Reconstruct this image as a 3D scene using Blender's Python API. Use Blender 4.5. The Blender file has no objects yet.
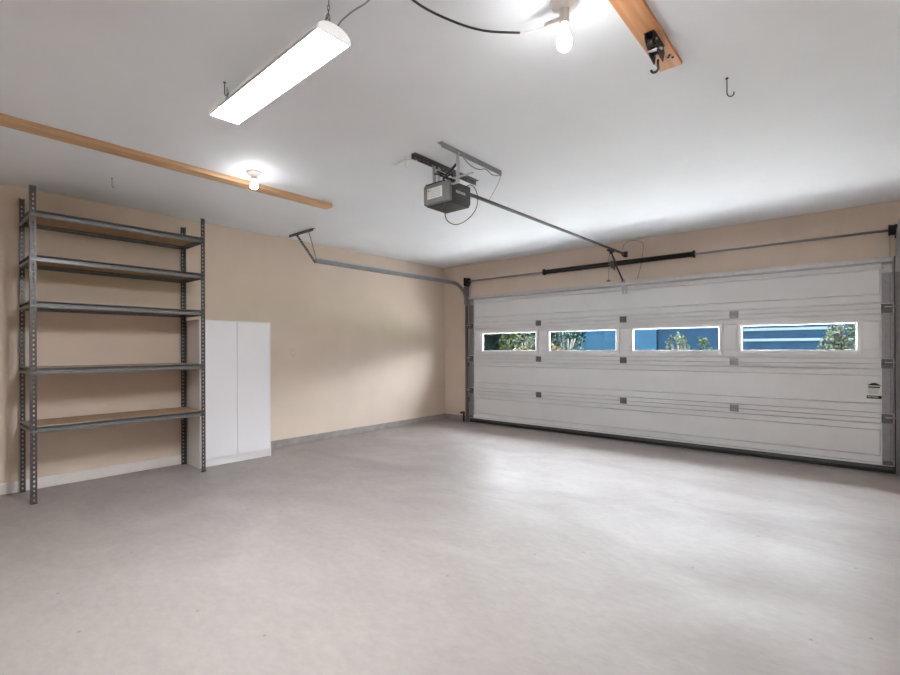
import bpy, bmesh, math, random
from mathutils import Vector, Matrix
random.seed(7)
S = bpy.context.scene
COL = S.collection
PI = math.pi
SKY_GLOW, SKY_BASE = 40, 5
HC = 2.712                     # ceiling height

# ------------------------------------------------------------------ materials
def new_mat(name):
    m = bpy.data.materials.new(name); m.use_nodes = True
    nt = m.node_tree
    return m, nt, nt.nodes['Principled BSDF']

def simple(name, col, rough=.6, metal=0.0, var=0.0, scale=20, bump=0.0, bscale=200, spec=.5):
    m, nt, b = new_mat(name)
    N, L = nt.nodes, nt.links
    b.inputs['Base Color'].default_value = (*col, 1)
    b.inputs['Roughness'].default_value = rough
    b.inputs['Metallic'].default_value = metal
    b.inputs['Specular IOR Level'].default_value = spec
    tc = N.new('ShaderNodeTexCoord')
    if var:
        n = N.new('ShaderNodeTexNoise'); n.inputs['Scale'].default_value = scale; n.inputs['Detail'].default_value = 6
        L.new(tc.outputs['Object'], n.inputs['Vector'])
        r = N.new('ShaderNodeValToRGB')
        r.color_ramp.elements[0].position = .3; r.color_ramp.elements[1].position = .7
        r.color_ramp.elements[0].color = (*[c * (1 - var) for c in col], 1)
        r.color_ramp.elements[1].color = (*[min(1, c * (1 + var)) for c in col], 1)
        L.new(n.outputs['Fac'], r.inputs['Fac']); L.new(r.outputs['Color'], b.inputs['Base Color'])
    if bump:
        n = N.new('ShaderNodeTexNoise'); n.inputs['Scale'].default_value = bscale; n.inputs['Detail'].default_value = 3
        L.new(tc.outputs['Object'], n.inputs['Vector'])
        bp = N.new('ShaderNodeBump'); bp.inputs['Strength'].default_value = bump; bp.inputs['Distance'].default_value = .004
        L.new(n.outputs['Fac'], bp.inputs['Height']); L.new(bp.outputs['Normal'], b.inputs['Normal'])
    return m

def emissive(name, col, strength):
    m, nt, b = new_mat(name)
    b.inputs['Base Color'].default_value = (.8, .8, .8, 1)
    b.inputs['Emission Color'].default_value = (*col, 1)
    b.inputs['Emission Strength'].default_value = strength
    return m

def wood(name, c1, c2, axis='Y', scale=6.0, rough=.55):
    m, nt, b = new_mat(name); N, L = nt.nodes, nt.links
    tc = N.new('ShaderNodeTexCoord'); mp = N.new('ShaderNodeMapping')
    s = {'X': (.35, 8, 8), 'Y': (8, .35, 8)}[axis]
    mp.inputs['Scale'].default_value = s
    L.new(tc.outputs['Object'], mp.inputs['Vector'])
    n = N.new('ShaderNodeTexNoise'); n.inputs['Scale'].default_value = scale; n.inputs['Detail'].default_value = 8
    L.new(mp.outputs['Vector'], n.inputs['Vector'])
    r = N.new('ShaderNodeValToRGB')
    r.color_ramp.elements[0].position = .3; r.color_ramp.elements[1].position = .72
    r.color_ramp.elements[0].color = (*c1, 1); r.color_ramp.elements[1].color = (*c2, 1)
    L.new(n.outputs['Fac'], r.inputs['Fac']); L.new(r.outputs['Color'], b.inputs['Base Color'])
    b.inputs['Roughness'].default_value = rough
    return m

def concrete_floor():
    m, nt, b = new_mat('sealed_concrete'); N, L = nt.nodes, nt.links
    tc = N.new('ShaderNodeTexCoord')
    mp = N.new('ShaderNodeMapping'); mp.inputs['Scale'].default_value = (1.0, 1.7, 1); mp.inputs['Rotation'].default_value = (0, 0, .5)
    L.new(tc.outputs['Object'], mp.inputs['Vector'])
    big = N.new('ShaderNodeTexNoise'); big.inputs['Scale'].default_value = 1.1; big.inputs['Detail'].default_value = 9; big.inputs['Roughness'].default_value = .62
    big.inputs['Distortion'].default_value = .6
    L.new(mp.outputs['Vector'], big.inputs['Vector'])
    r = N.new('ShaderNodeValToRGB')
    e = r.color_ramp.elements
    e[0].position = .3; e[0].color = (.292, .262, .251, 1)
    e[1].position = .68; e[1].color = (.332, .298, .287, 1)
    L.new(big.outputs['Fac'], r.inputs['Fac'])
    fine = N.new('ShaderNodeTexNoise'); fine.inputs['Scale'].default_value = 14; fine.inputs['Detail'].default_value = 8; fine.inputs['Roughness'].default_value = .7
    L.new(mp.outputs['Vector'], fine.inputs['Vector'])
    r2 = N.new('ShaderNodeValToRGB'); r2.color_ramp.elements[0].position = .3; r2.color_ramp.elements[1].position = .7
    r2.color_ramp.elements[0].color = (.90, .90, .90, 1); r2.color_ramp.elements[1].color = (1.06, 1.06, 1.06, 1)
    L.new(fine.outputs['Fac'], r2.inputs['Fac'])
    mx = N.new('ShaderNodeMix'); mx.data_type = 'RGBA'; mx.blend_type = 'MULTIPLY'; mx.inputs['Factor'].default_value = 1
    L.new(r.outputs['Color'], mx.inputs['A']); L.new(r2.outputs['Color'], mx.inputs['B'])
    # small pits
    vor = N.new('ShaderNodeTexVoronoi'); vor.voronoi_dimensions = '2D'; vor.inputs['Scale'].default_value = 1.4; vor.inputs['Randomness'].default_value = 1
    L.new(tc.outputs['Object'], vor.inputs['Vector'])
    lt = N.new('ShaderNodeMath'); lt.operation = 'LESS_THAN'; lt.inputs[1].default_value = .011
    L.new(vor.outputs['Distance'], lt.inputs[0])
    mx2 = N.new('ShaderNodeMix'); mx2.data_type = 'RGBA'
    mx2.inputs['B'].default_value = (.2, .185, .175, 1)
    L.new(lt.outputs[0], mx2.inputs['Factor']); L.new(mx.outputs['Result'], mx2.inputs['A'])
    L.new(mx2.outputs['Result'], b.inputs['Base Color'])
    # sealer worn in patches
    ro = N.new('ShaderNodeMapRange'); ro.inputs['From Min'].default_value = .35; ro.inputs['From Max'].default_value = .68
    ro.inputs['To Min'].default_value = .60; ro.inputs['To Max'].default_value = .42
    L.new(big.outputs['Fac'], ro.inputs['Value']); L.new(ro.outputs['Result'], b.inputs['Roughness'])
    b.inputs['Specular IOR Level'].default_value = .38
    bp = N.new('ShaderNodeBump'); bp.inputs['Strength'].default_value = .12; bp.inputs['Distance'].default_value = .01
    L.new(fine.outputs['Fac'], bp.inputs['Height']); L.new(bp.outputs['Normal'], b.inputs['Normal'])
    return m

def glass_mat():
    m = bpy.data.materials.new('window_glass'); m.use_nodes = True
    nt = m.node_tree; N, L = nt.nodes, nt.links; N.clear()
    o = N.new('ShaderNodeOutputMaterial'); mix = N.new('ShaderNodeMixShader')
    t = N.new('ShaderNodeBsdfTransparent'); t.inputs['Color'].default_value = (.93, .96, .97, 1)
    g = N.new('ShaderNodeBsdfGlossy'); g.inputs['Roughness'].default_value = .02
    lw = N.new('ShaderNodeLayerWeight'); lw.inputs['Blend'].default_value = .5
    pw = N.new('ShaderNodeMath'); pw.operation = 'POWER'; pw.inputs[1].default_value = 5
    f = N.new('ShaderNodeMath'); f.operation = 'MULTIPLY_ADD'; f.inputs[1].default_value = .9; f.inputs[2].default_value = .025
    L.new(lw.outputs['Facing'], pw.inputs[0]); L.new(pw.outputs[0], f.inputs[0]); L.new(f.outputs[0], mix.inputs[0]); L.new(t.outputs[0], mix.inputs[1]); L.new(g.outputs[0], mix.inputs[2])
    L.new(mix.outputs[0], o.inputs['Surface'])
    return m

def translucent(name, col, f=.5):
    m = bpy.data.materials.new(name); m.use_nodes = True
    nt = m.node_tree; N, L = nt.nodes, nt.links; N.clear()
    o = N.new('ShaderNodeOutputMaterial'); mix = N.new('ShaderNodeMixShader'); mix.inputs[0].default_value = f
    d = N.new('ShaderNodeBsdfDiffuse'); d.inputs['Color'].default_value = (*col, 1)
    t = N.new('ShaderNodeBsdfTranslucent'); t.inputs['Color'].default_value = (*col, 1)
    L.new(d.outputs[0], mix.inputs[1]); L.new(t.outputs[0], mix.inputs[2]); L.new(mix.outputs[0], o.inputs['Surface'])
    return m

M = dict(
    floor=concrete_floor(),
    wall=simple('tan_wall_paint', (.685, .575, .485), .62, var=.03, scale=2.5, bump=.18, bscale=120),
    ceiling=simple('white_ceiling_paint', (.79, .83, .88), .7, var=.02, scale=2, bump=.15, bscale=110),
    white_trim=simple('white_trim_paint', (.78, .75, .73), .45, var=.04, scale=9),
    curb=simple('rough_concrete', (.33, .30, .285), .85, var=.16, scale=9, bump=.3, bscale=60),
    melamine=simple('white_melamine', (.79, .78, .81), .35, var=.01, scale=3),
    edge=simple('white_panel_edge', (.72, .71, .71), .4),
    door=simple('door_steel_paint', (.745, .76, .78), .5, var=.02, scale=4, bump=.1, bscale=260),
    door_groove=simple('door_joint', (.2, .2, .2), .6),
    galv=simple('galvanized_steel', (.34, .34, .365), .42, .6, var=.07, scale=25),
    galv_dark=simple('dull_steel', (.17, .17, .175), .5, .6, var=.25, scale=45),
    galv_light=simple('bright_zinc', (.55, .55, .57), .4, .5, var=.05, scale=25),
    track=simple('track_steel', (.19, .19, .20), .38, .6, var=.08, scale=25),
    rail=simple('dark_rail_steel', (.085, .085, .09), .4, .5, var=.1, scale=30),
    post=simple('grey_hammered_steel', (.10, .097, .098), .38, .4, var=.3, scale=60),
    beam=simple('grey_enamel_beam', (.19, .19, .195), .33, .2, var=.12, scale=30),
    particle=simple('particle_board', (.40, .265, .165), .75, var=.16, scale=90, bump=.15, bscale=300),
    pine=wood('pale_pine', (.50, .30, .16), (.66, .44, .26), 'Y'),
    cedar=wood('orange_lumber', (.52, .23, .085), (.70, .35, .15), 'Y'),
    black=simple('black_plastic', (.014, .014, .015), .4),
    black_metal=simple('black_steel', (.018, .016, .016), .42, .3, var=.2, scale=60),
    rubber=simple('black_rubber', (.02, .02, .021), .55),
    retainer=simple('dark_aluminium', (.10, .10, .105), .42, .5),
    opener=simple('dark_grey_plastic', (.045, .045, .048), .45, var=.05, scale=50),
    lens=simple('smoky_lens_plastic', (.20, .20, .205), .28, var=.04, scale=30),
    white_plastic=simple('white_plastic', (.75, .74, .72), .35),
    ivory=simple('ivory_plastic', (.62, .56, .49), .4),
    paper=simple('white_paper', (.72, .72, .70), .7),
    ink=simple('black_ink', (.02, .02, .02), .7),
    grey_ink=simple('grey_ink', (.25, .25, .25), .7),
    red=simple('red_ink', (.5, .05, .04), .6),
    porcelain=simple('white_porcelain', (.72, .71, .69), .3),
    wire=simple('grey_wire', (.16, .145, .13), .5),
    chain=simple('chain_steel', (.3, .3, .31), .4, .8),
    ring=translucent('white_window_plastic', (.85, .87, .9), .4),
    glass=glass_mat(),
    diffuser=emissive('lit_diffuser', (.955, .985, 1), 152),
    bulb=emissive('lit_bulb', (1, .985, .975), 140),
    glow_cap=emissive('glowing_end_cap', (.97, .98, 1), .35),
    neck=emissive('bulb_neck', (1, .98, .95), 3),
    driveway=simple('driveway_concrete', (.58, .57, .56), .8, var=.1, scale=3),
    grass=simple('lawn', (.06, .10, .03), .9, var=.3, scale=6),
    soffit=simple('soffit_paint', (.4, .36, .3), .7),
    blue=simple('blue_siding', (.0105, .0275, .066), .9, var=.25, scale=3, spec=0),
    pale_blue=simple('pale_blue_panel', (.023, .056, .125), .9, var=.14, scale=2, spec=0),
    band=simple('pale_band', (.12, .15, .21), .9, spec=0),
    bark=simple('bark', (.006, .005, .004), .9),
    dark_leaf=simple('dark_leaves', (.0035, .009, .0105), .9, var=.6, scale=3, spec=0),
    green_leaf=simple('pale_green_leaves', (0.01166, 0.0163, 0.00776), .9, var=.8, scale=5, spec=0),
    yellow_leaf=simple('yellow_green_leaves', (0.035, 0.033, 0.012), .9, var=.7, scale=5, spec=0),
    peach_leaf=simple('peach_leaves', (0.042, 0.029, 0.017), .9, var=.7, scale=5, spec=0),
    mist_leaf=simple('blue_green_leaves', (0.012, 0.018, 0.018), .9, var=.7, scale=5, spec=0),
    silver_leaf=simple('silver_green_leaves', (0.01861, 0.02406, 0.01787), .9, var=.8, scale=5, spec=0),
)

# ------------------------------------------------------------------ mesh builder
class MB:
    def __init__(s): s.v, s.f, s.sm = [], [], []
    def add(s, vs, fs, smooth=False):
        o = len(s.v); s.v += [tuple(p) for p in vs]
        s.f += [tuple(i + o for i in f) for f in fs]; s.sm += [smooth] * len(fs)
        return s
    def box(s, a, b, c=0.0):
        """box between two corners; c chamfers every edge"""
        lo = [min(a[i], b[i]) for i in range(3)]; hi = [max(a[i], b[i]) for i in range(3)]
        if c <= 0:
            v = [(x, y, z) for x in (lo[0], hi[0]) for y in (lo[1], hi[1]) for z in (lo[2], hi[2])]
            return s.add(v, [(0, 1, 3, 2), (4, 6, 7, 5), (0, 4, 5, 1), (2, 3, 7, 6), (0, 2, 6, 4), (1, 5, 7, 3)])
        bm = bmesh.new(); bmesh.ops.create_cube(bm, size=1)
        for w in bm.verts:
            w.co = Vector([(lo[i] + hi[i]) / 2 + w.co[i] * (hi[i] - lo[i]) for i in range(3)])
        c = min(c, .45 * min(hi[i] - lo[i] for i in range(3)))
        bmesh.ops.bevel(bm, geom=bm.edges[:], offset=c, segments=2, profile=.5, affect='EDGES')
        bm.verts.index_update()
        s.add([w.co[:] for w in bm.verts], [[w.index for w in f.verts] for f in bm.faces]); bm.free()
        return s
    def bar(s, p, q, w, h, up=(0, 0, 1), roll=0):
        """rectangular bar from p to q; w sideways, h along up"""
        p, q = Vector(p), Vector(q); d = (q - p).normalized(); up = Vector(up)
        if abs(d.dot(up)) > .98: up = Vector((0, 1, 0))
        r = d.cross(up).normalized(); u = r.cross(d)
        v = [e + r * a * w / 2 + u * b * h / 2 for e in (p, q) for a, b in ((-1, -1), (1, -1), (1, 1), (-1, 1))]
        return s.add(v, [(0, 1, 2, 3), (7, 6, 5, 4), (0, 4, 5, 1), (1, 5, 6, 2), (2, 6, 7, 3), (3, 7, 4, 0)])
    def tube(s, pts, r, n=8):
        pts = [Vector(p) for p in pts]; rings = []
        t0 = (pts[1] - pts[0]).normalized()
        ref = Vector((0, 0, 1)) if abs(t0.z) < .9 else Vector((1, 0, 0))
        nrm = t0.cross(ref).normalized()
        for i, p in enumerate(pts):
            t = (pts[min(i + 1, len(pts) - 1)] - pts[max(i - 1, 0)]).normalized()
            nrm = (nrm - t * nrm.dot(t)).normalized(); b = t.cross(nrm)
            rings.append([p + (nrm * math.cos(2 * PI * k / n) + b * math.sin(2 * PI * k / n)) * r for k in range(n)])
        v = [q for g in rings for q in g]; f = []
        for i in range(len(pts) - 1):
            for k in range(n):
                f.append((i * n + k, i * n + (k + 1) % n, (i + 1) * n + (k + 1) % n, (i + 1) * n + k))
        f += [tuple(range(n))[::-1], tuple((len(pts) - 1) * n + k for k in range(n))]
        return s.add(v, f, True)
    def lathe(s, prof, c=(0, 0, 0), axis='Z', n=24):
        """prof: (radius, height) pairs"""
        v, f = [], []
        for r, h in prof:
            for k in range(n):
                a = 2 * PI * k / n; x, y = r * math.cos(a), r * math.sin(a)
                v.append({'Z': (c[0] + x, c[1] + y, c[2] + h), 'X': (c[0] + h, c[1] + x, c[2] + y), 'Y': (c[0] + x, c[1] + h, c[2] + y)}[axis])
        for i in range(len(prof) - 1):
            for k in range(n):
                f.append((i * n + k, i * n + (k + 1) % n, (i + 1) * n + (k + 1) % n, (i + 1) * n + k))
        if prof[0][0] > 1e-5: f.append(tuple(range(n))[::-1])
        if prof[-1][0] > 1e-5: f.append(tuple((len(prof) - 1) * n + k for k in range(n)))
        return s.add(v, f, True)
    def sweep(s, path, prof, side):
        """closed outline prof (a along side, b along the in-plane normal) carried along path"""
        path = [Vector(p) for p in path]; side = Vector(side).normalized(); n = len(prof); v, f = [], []
        for i, p in enumerate(path):
            t = (path[min(i + 1, len(path) - 1)] - path[max(i - 1, 0)]).normalized()
            nn = side.cross(t).normalized()
            v += [p + side * a + nn * b for a, b in prof]
        for i in range(len(path) - 1):
            for k in range(n):
                f.append((i * n + k, i * n + (k + 1) % n, (i + 1) * n + (k + 1) % n, (i + 1) * n + k))
        return s.add(v, f + [tuple(range(n))[::-1], tuple((len(path) - 1) * n + k for k in range(n))])
    def perforated(s, o, u, w, length, width, pitch, hole, th, first=.02):
        """flat steel strip with a row of holes; u runs along it, w across, holes on the centre line"""
        o, u, w = Vector(o), Vector(u), Vector(w); nrm = u.cross(w).normalized() * th
        cuts = [0.0]; z = first
        while z + pitch <= length: cuts.append(z); z += pitch
        if cuts[-1] < length: cuts.append(length)
        for side in (0, 1):
            off = nrm * side
            for i in range(len(cuts) - 1):
                a, b = cuts[i], cuts[i + 1]
                P = lambda x, y: o + u * x + w * y + off
                if abs((b - a) - pitch) > 1e-6:
                    fs = [(0, 1, 2, 3)] if side else [(3, 2, 1, 0)]
                    s.add([P(a, 0), P(b, 0), P(b, width), P(a, width)], fs); continue
                m, c = (a + b) / 2, width / 2; out = []; inn = []
                hx, hy = hole[0] / 2, hole[1] / 2
                for x, y in ((a, 0), (m, 0), (b, 0), (b, c), (b, width), (m, width), (a, width), (a, c)): out.append(P(x, y))
                for x, y in ((-.7, -.7), (0, -1), (.7, -.7), (1, 0), (.7, .7), (0, 1), (-.7, .7), (-1, 0)): inn.append(P(m + x * hx, c + y * hy))
                f = [(k, (k + 1) % 8, 8 + (k + 1) % 8, 8 + k) for k in range(8)]
                s.add(out + inn, f if side else [q[::-1] for q in f])
                if side:
                    rim = [p - nrm for p in inn]
                    s.add(inn + rim, [(k, (k + 1) % 8, 8 + (k + 1) % 8, 8 + k) for k in range(8)])
        for y0 in (0, width):
            s.add([o + w * y0, o + u * length + w * y0, o + u * length + w * y0 + nrm, o + w * y0 + nrm], [(0, 1, 2, 3)])
        for x0 in (0, length):
            s.add([o + u * x0, o + u * x0 + w * width, o + u * x0 + w * width + nrm, o + u * x0 + nrm], [(0, 1, 2, 3)])
        return s

BASE = {}
def link(name, mb, mat, off=(0, 0, 0), parent=None, bevel=0):
    me = bpy.data.meshes.new(name)
    me.from_pydata([(x - off[0], y - off[1], z - off[2]) for x, y, z in mb.v], [], mb.f)
    me.polygons.foreach_set('use_smooth', mb.sm); me.update()
    bm = bmesh.new(); bm.from_mesh(me); bmesh.ops.recalc_face_normals(bm, faces=bm.faces[:]); bm.to_mesh(me); bm.free()
    me.materials.append(mat)
    o = bpy.data.objects.new(name, me); COL.objects.link(o)
    if parent: o.parent = parent
    if bevel:
        b = o.modifiers.new('bevel', 'BEVEL'); b.width = bevel; b.segments = 2; b.limit_method = 'ANGLE'
    return o

def tag(o, label, cat, group=None, kind=None):
    o['label'] = label; o['category'] = cat
    if group: o['group'] = group
    if kind: o['kind'] = kind
    return o

def thing(name, label, cat, loc=(0, 0, 0), group=None, local=False, rz=0):
    o = bpy.data.objects.new(name, None); COL.objects.link(o); o.empty_display_size = .1
    o.location = loc; o.rotation_euler = (0, 0, rz)
    BASE[o.name] = (0, 0, 0) if local else tuple(loc)
    return tag(o, label, cat, group)

def part(name, mb, mat, parent, label=None, bevel=0):
    """a part of a thing, or a sub-part when parent is itself a part; geometry given in the room's coordinates"""
    off = BASE[parent.name]
    o = link(name, mb, mat, off, parent, bevel); BASE[o.name] = off
    if label: o['label'] = label
    return o

def solo(name, mb, mat, label, cat, loc, group=None, bevel=0):
    o = link(name, mb, mat, loc, None, bevel); o.location = loc
    return tag(o, label, cat, group)

def structure(name, mb, mat):
    o = link(name, mb, mat); o['kind'] = 'structure'; return o

def copy_tree(o, parent=None):
    c = o.copy(); COL.objects.link(c)
    if parent: c.parent = parent
    for ch in list(o.children): copy_tree(ch, c)
    return c

# ------------------------------------------------------------------ the room
XR, YB = 6.5, -7.4            # right wall, back wall
DL, DR = .60, 5.945           # garage door edges
structure('floor', MB().box((0, YB, -.12), (XR, .15, 0)), M['floor'])
structure('ceiling', MB().box((-.2, YB - .2, HC), (XR + .2, .2, HC + .15)), M['ceiling'])
structure('wall_left', MB().box((-.15, YB - .15, -.12), (0, .15, HC)), M['wall'])
structure('wall_right', MB().box((XR, YB - .15, -.12), (XR + .15, .15, HC)), M['wall'])
structure('wall_back', MB().box((0, YB - .15, -.12), (XR, YB, HC)), M['wall'])
w = MB().box((0, 0, 0), (DL + .03, .15, HC)).box((DR - .03, 0, 0), (XR, .15, HC)).box((DL + .03, 0, 2.13), (DR - .03, .15, HC))
structure('wall_front', w, M['wall'])
structure('trim_1', MB().box((0, -3.565, 0), (.006, 0, .092), .003), M['curb'])            # concrete footing along the left wall
structure('trim_2', MB().box((.006, -.006, 0), (DL - .02, 0, .092), .003), M['curb'])       # footing beside the door
structure('trim_3', MB().box((DR + .04, -.006, 0), (XR, 0, .092), .003), M['curb'])
structure('trim_4', MB().box((DL - .016, -.022, 0), (DL - .002, 0, 2.16), .003), M['rubber'])      # black strips added in the gaps beside the door, standing in for shade
structure('trim_5', MB().box((DR + .002, -.022, 0), (DR + .016, 0, 2.16), .003), M['rubber'])
structure('baseboard_left', MB().box((0, YB, 0), (.015, -4.395, .098), .004), M['white_trim'])
structure('eave', MB().box((-.9, .15, 2.50), (7.4, .62, 2.62)).box((-.9, .60, 2.44), (7.4, .64, 2.66)), M['soffit'])

# ------------------------------------------------------------------ garage door
gd = thing('garage_door', 'wide pale grey sectional garage door with a row of four windows', 'garage door', ((DL + DR) / 2, -.03, 0))
J = [.075, .548, 1.094, 1.645, 2.145]
WX0, WW, WP = .8745, 1.0295, 1.2535
WZ0, WZ1 = 1.212, 1.514
YI, YO = -.03, 0.0          # inner skin, outer face
sections = []
for k in range(4):
    z0, z1 = J[k], J[k + 1]
    m = MB()
    if k != 2:
        m.box((DL, YO, z0), (DR, YI + .018, z1))
    else:
        m.box((DL, YO, z0), (DR, YI + .018, WZ0)); m.box((DL, YO, WZ1), (DR, YI + .018, z1))
        xs = [DL] + [v for i in range(4) for v in (WX0 + WP * i, WX0 + WP * i + WW)] + [DR]
        for i in range(0, 10, 2): m.box((xs[i], YO, WZ0), (xs[i + 1], YI + .018, WZ1))
    hb = .05 if k else .02
    ht = .046
    # folded hems at top and bottom with an open joint, a stepped strip and the raised field, grooves between them
    gp = .003 if k else 0
    m.box((DL, YI + .018, z0 + gp), (DR, YI - .020, z0 + hb), .003)
    if k < 3: m.box((DL, YI + .018, z1 - ht), (DR, YI - .020, z1 - .003), .003)
    a, b = z0 + (.145 if k else .10), z1 - (.125 if k < 3 else .11)
    m.box((DL, YI + .018, z0 + hb + .013), (DR, YI - .003, a - .008), .002)
    m.box((DL, YI + .018, b + .008), (DR, YI - .003, z1 - (ht + .013 if k < 3 else .0)), .002)
    m.box((DL, YI + .018, a - .008), (DL + .10, YI - .003, b + .008)).box((DR - .10, YI + .018, a - .008), (DR, YI - .003, b + .008))
    if k != 2:
        m.box((DL + .106, YI + .018, a), (DR - .106, YI - .003, b), .004)
    else:
        for i in range(5):
            xa = DL + .106 if i == 0 else WX0 + WP * (i - 1) + WW + .046
            xb = DR - .106 if i == 4 else WX0 + WP * i - .046
            m.box((xa, YI + .018, a), (xb, YI - .003, b), .004)
    sec = part('door_section', m, M['door'], gd)
    sections.append(sec)
    if k == 2:
        for i in range(4):
            xa = WX0 + WP * i; xb = xa + WW
            f = MB(); t = .040; yf, yb2 = YI - .012, YI + .008
            f.box((xa - t, yf, WZ0 - t), (xb + t, yb2, WZ0), .004).box((xa - t, yf, WZ1), (xb + t, yb2, WZ1 + t), .004)
            f.box((xa - t, yf, WZ0), (xa, yb2, WZ1), .004).box((xb, yf, WZ0), (xb + t, yb2, WZ1), .004)
            part('window_frame', f, M['door'], sec)
            g = MB(); t = .011; yf, yb2 = YI - .005, -.012
            g.box((xa, yf, WZ0), (xb, yb2, WZ0 + t)).box((xa, yf, WZ1 - t), (xb, yb2, WZ1))
            g.box((xa, yf, WZ0 + t), (xa + t, yb2, WZ1 - t)).box((xb - t, yf, WZ0 + t), (xb, yb2, WZ1 - t))
            part('window_bead', g, M['ring'], sec, 'white window bead lit through by daylight')
            part('window_pane', MB().box((xa + t, -.022, WZ0 + t), (xb - t, -.018, WZ1 - t)), M['glass'], sec)
    # galvanised end stiles
    for xa, xb in ((DL + .004, DL + .092), (DR - .092, DR - .004)):
        st = MB().box((xa, YI - .0005, z0 + .052), (xb, YI - .0105, z1 - (.048 if k < 3 else .0)), .002)
        for q in range(5):
            zz = z0 + .1 + q * .08
            st.lathe([(.006, 0), (.006, -.004), (.003, -.006)], ((xa + xb) / 2 + (.02 if q % 2 else -.02), YI - .010, zz), 'Y', 8)
        part('end_stile', st, M['galv'], gd, 'galvanised end stile')
# centre hinges on every joint
HX = [1.953, 3.257, 4.565]
for z in J[1:4]:
    for i, x in enumerate(HX):
        yh = YI - .020
        h = MB().box((x - .046, yh, z - .040), (x + .046, yh - .004, z - .006), .0015)
        h.box((x - .046, yh, z + .006), (x + .046, yh - .004, z + .042), .0015)
        h.tube([(x - .044, yh - .006, z), (x + .044, yh - .006, z)], .006, 10)
        h.box((x - .014, yh - .003, z - .028), (x + .014, yh - .006, z + .028), .001)
        for sx in (-.031, .031):
            for sz in (-.026, .027): h.lathe([(.007, 0), (.007, -.004), (.002, -.006)], (x + sx, yh - .004, z + sz), 'Y', 8)
        part('hinge', h, M['galv_dark'] if i < 2 else M['galv'], gd)
# roller brackets at the edges
for z in J[1:4]:
    for sgn, x in ((1, DL + .012), (-1, DR - .012)):
        xa, xb = sorted((x, x + sgn * .085))
        h = MB().box((xa, YI - .020, z - .048), (xb, YI - .025, z - .006), .0015).box((xa, YI - .020, z + .006), (xb, YI - .025, z + .045), .0015)
        h.tube([(xa, YI - .026, z), (xb, YI - .026, z)], .008, 10)
        h.box((xa + .01, YI - .014, z - .02), (xa + .03, YI - .05, z + .03), .002).box((xb - .03, YI - .014, z - .02), (xb - .01, YI - .05, z + .03), .002)
        part('roller_bracket', h, M['galv_dark'], gd)
        r = MB().tube([(x + sgn * .06, YI - .055, z + .012), (x - sgn * .024, YI - .055, z + .012)], .0055, 8)
        r.lathe([(.0, -.007), (.018, -.007), (.021, -.003), (.021, .003), (.018, .007), (0, .007)], (x - sgn * .026, YI - .055, z + .012), 'X', 16)
        part('roller', r, M['galv_light'], gd)
for sgn, x in ((1, DL + .012), (-1, DR - .012)):
    xa, xb = sorted((x, x + sgn * .08))
    h = MB().box((xa, YI - .011, 2.0), (xb, YI - .016, 2.08), .0015).box((xa + .005, YI - .014, 2.05), (xa + .02, YI - .05, 2.075), .002).box((xb - .02, YI - .014, 2.05), (xb - .005, YI - .05, 2.075), .002)
    h.bar((xa + .02, YI - .02, 2.02), (xa + .02, YI - .02, 2.075), .012, .008).bar((xb - .02, YI - .02, 2.02), (xb - .02, YI - .02, 2.075), .012, .008)
    part('top_roller_bracket', h, M['galv_light'], gd)
    h = MB().box((xa, YI - .033, .085), (xb, YI - .036, .13), .0015).box((xa, YI - .033, .085), (xb, YI - .001, .092), .001)
    part('bottom_corner_bracket', h, M['galv_dark'], gd)
# stiffening strut across the top section
pr = [(-.034, -.002), (-.034, -.006), (-.020, -.008), (-.018, -.052), (.018, -.052), (.020, -.008), (.034, -.006), (.034, -.002)]
st = MB().sweep([(DL + .01, YI - .001, 2.124), (DR - .01, YI - .001, 2.124)], pr, (0, 0, 1))
part('top_strut', st, M['galv_light'], gd, 'long galvanised strut across the top of the door')
# bottom retainer and rubber
part('bottom_retainer', MB().box((DL, YO, .036), (DR, YI - .014, .076), .006), M['retainer'], gd)
sl = MB().sweep([(DL, -.017, .019), (DR, -.017, .019)], [(.03 * math.cos(t) * .85, .019 * math.sin(t)) for t in [2 * PI * k / 14 for k in range(14)]], (0, 1, 0))
part('bottom_seal', sl, M['rubber'], gd)
# opener bracket on the door top
b = MB().box((3.235, YI - .011, 2.05), (3.32, YI - .016, 2.10), .001).box((3.245, YI - .014, 1.99), (3.268, YI - .02, 2.06), .001).box((3.288, YI - .014, 1.99), (3.311, YI - .02, 2.06), .001)
b.box((3.262, YI - .050, 2.14), (3.267, YI - .10, 2.185)).box((3.289, YI - .050, 2.14), (3.294, YI - .10, 2.185)).box((3.255, YI - .05, 2.10), (3.30, YI - .054, 2.165))
part('arm_bracket', b, M['galv_light'], gd)
# warning sticker on the second section
wl = part('warning_label', MB().box((5.735, YI - .002, .735), (5.853, YI - .0042, .905)), M['paper'], gd, 'white warning label with a dark arch and a black bar')
ys = YI - .0042
ar = MB(); n = 14
top = [(5.740 + .108 * i / n, ys - .0006, .870 + .027 * math.sin(PI * i / n)) for i in range(n + 1)]
ar.add([(x, y, .870) for x, y, z in top] + top, [(i, i + 1, n + 2 + i, n + 1 + i) for i in range(n)])
ar.box((5.75, ys, .846), (5.838, ys - .0006, .860))
part('label_arch', ar, M['ink'], wl)
ar = MB().box((5.737, ys, .738), (5.851, ys - .0006, .768))
part('label_bar', ar, M['ink'], wl)
ar = MB(); random.seed(3)
for row, zz in enumerate((.834, .822, .81, .798, .786)):
    x = 5.748 + random.random() * .008
    while x < 5.822:
        l = .004 + random.random() * .009
        ar.box((x, ys, zz), (min(x + l, 5.828), ys - .0006, zz + .0045)); x += l + .004
part('label_text', ar, M['grey_ink'], wl)
ar = MB(); x = 5.745
while x < 5.826:
    l = .003 + random.random() * .006
    ar.box((x, ys - .0006, .75), (x + l, ys - .001, .760)); x += l + .003
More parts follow.
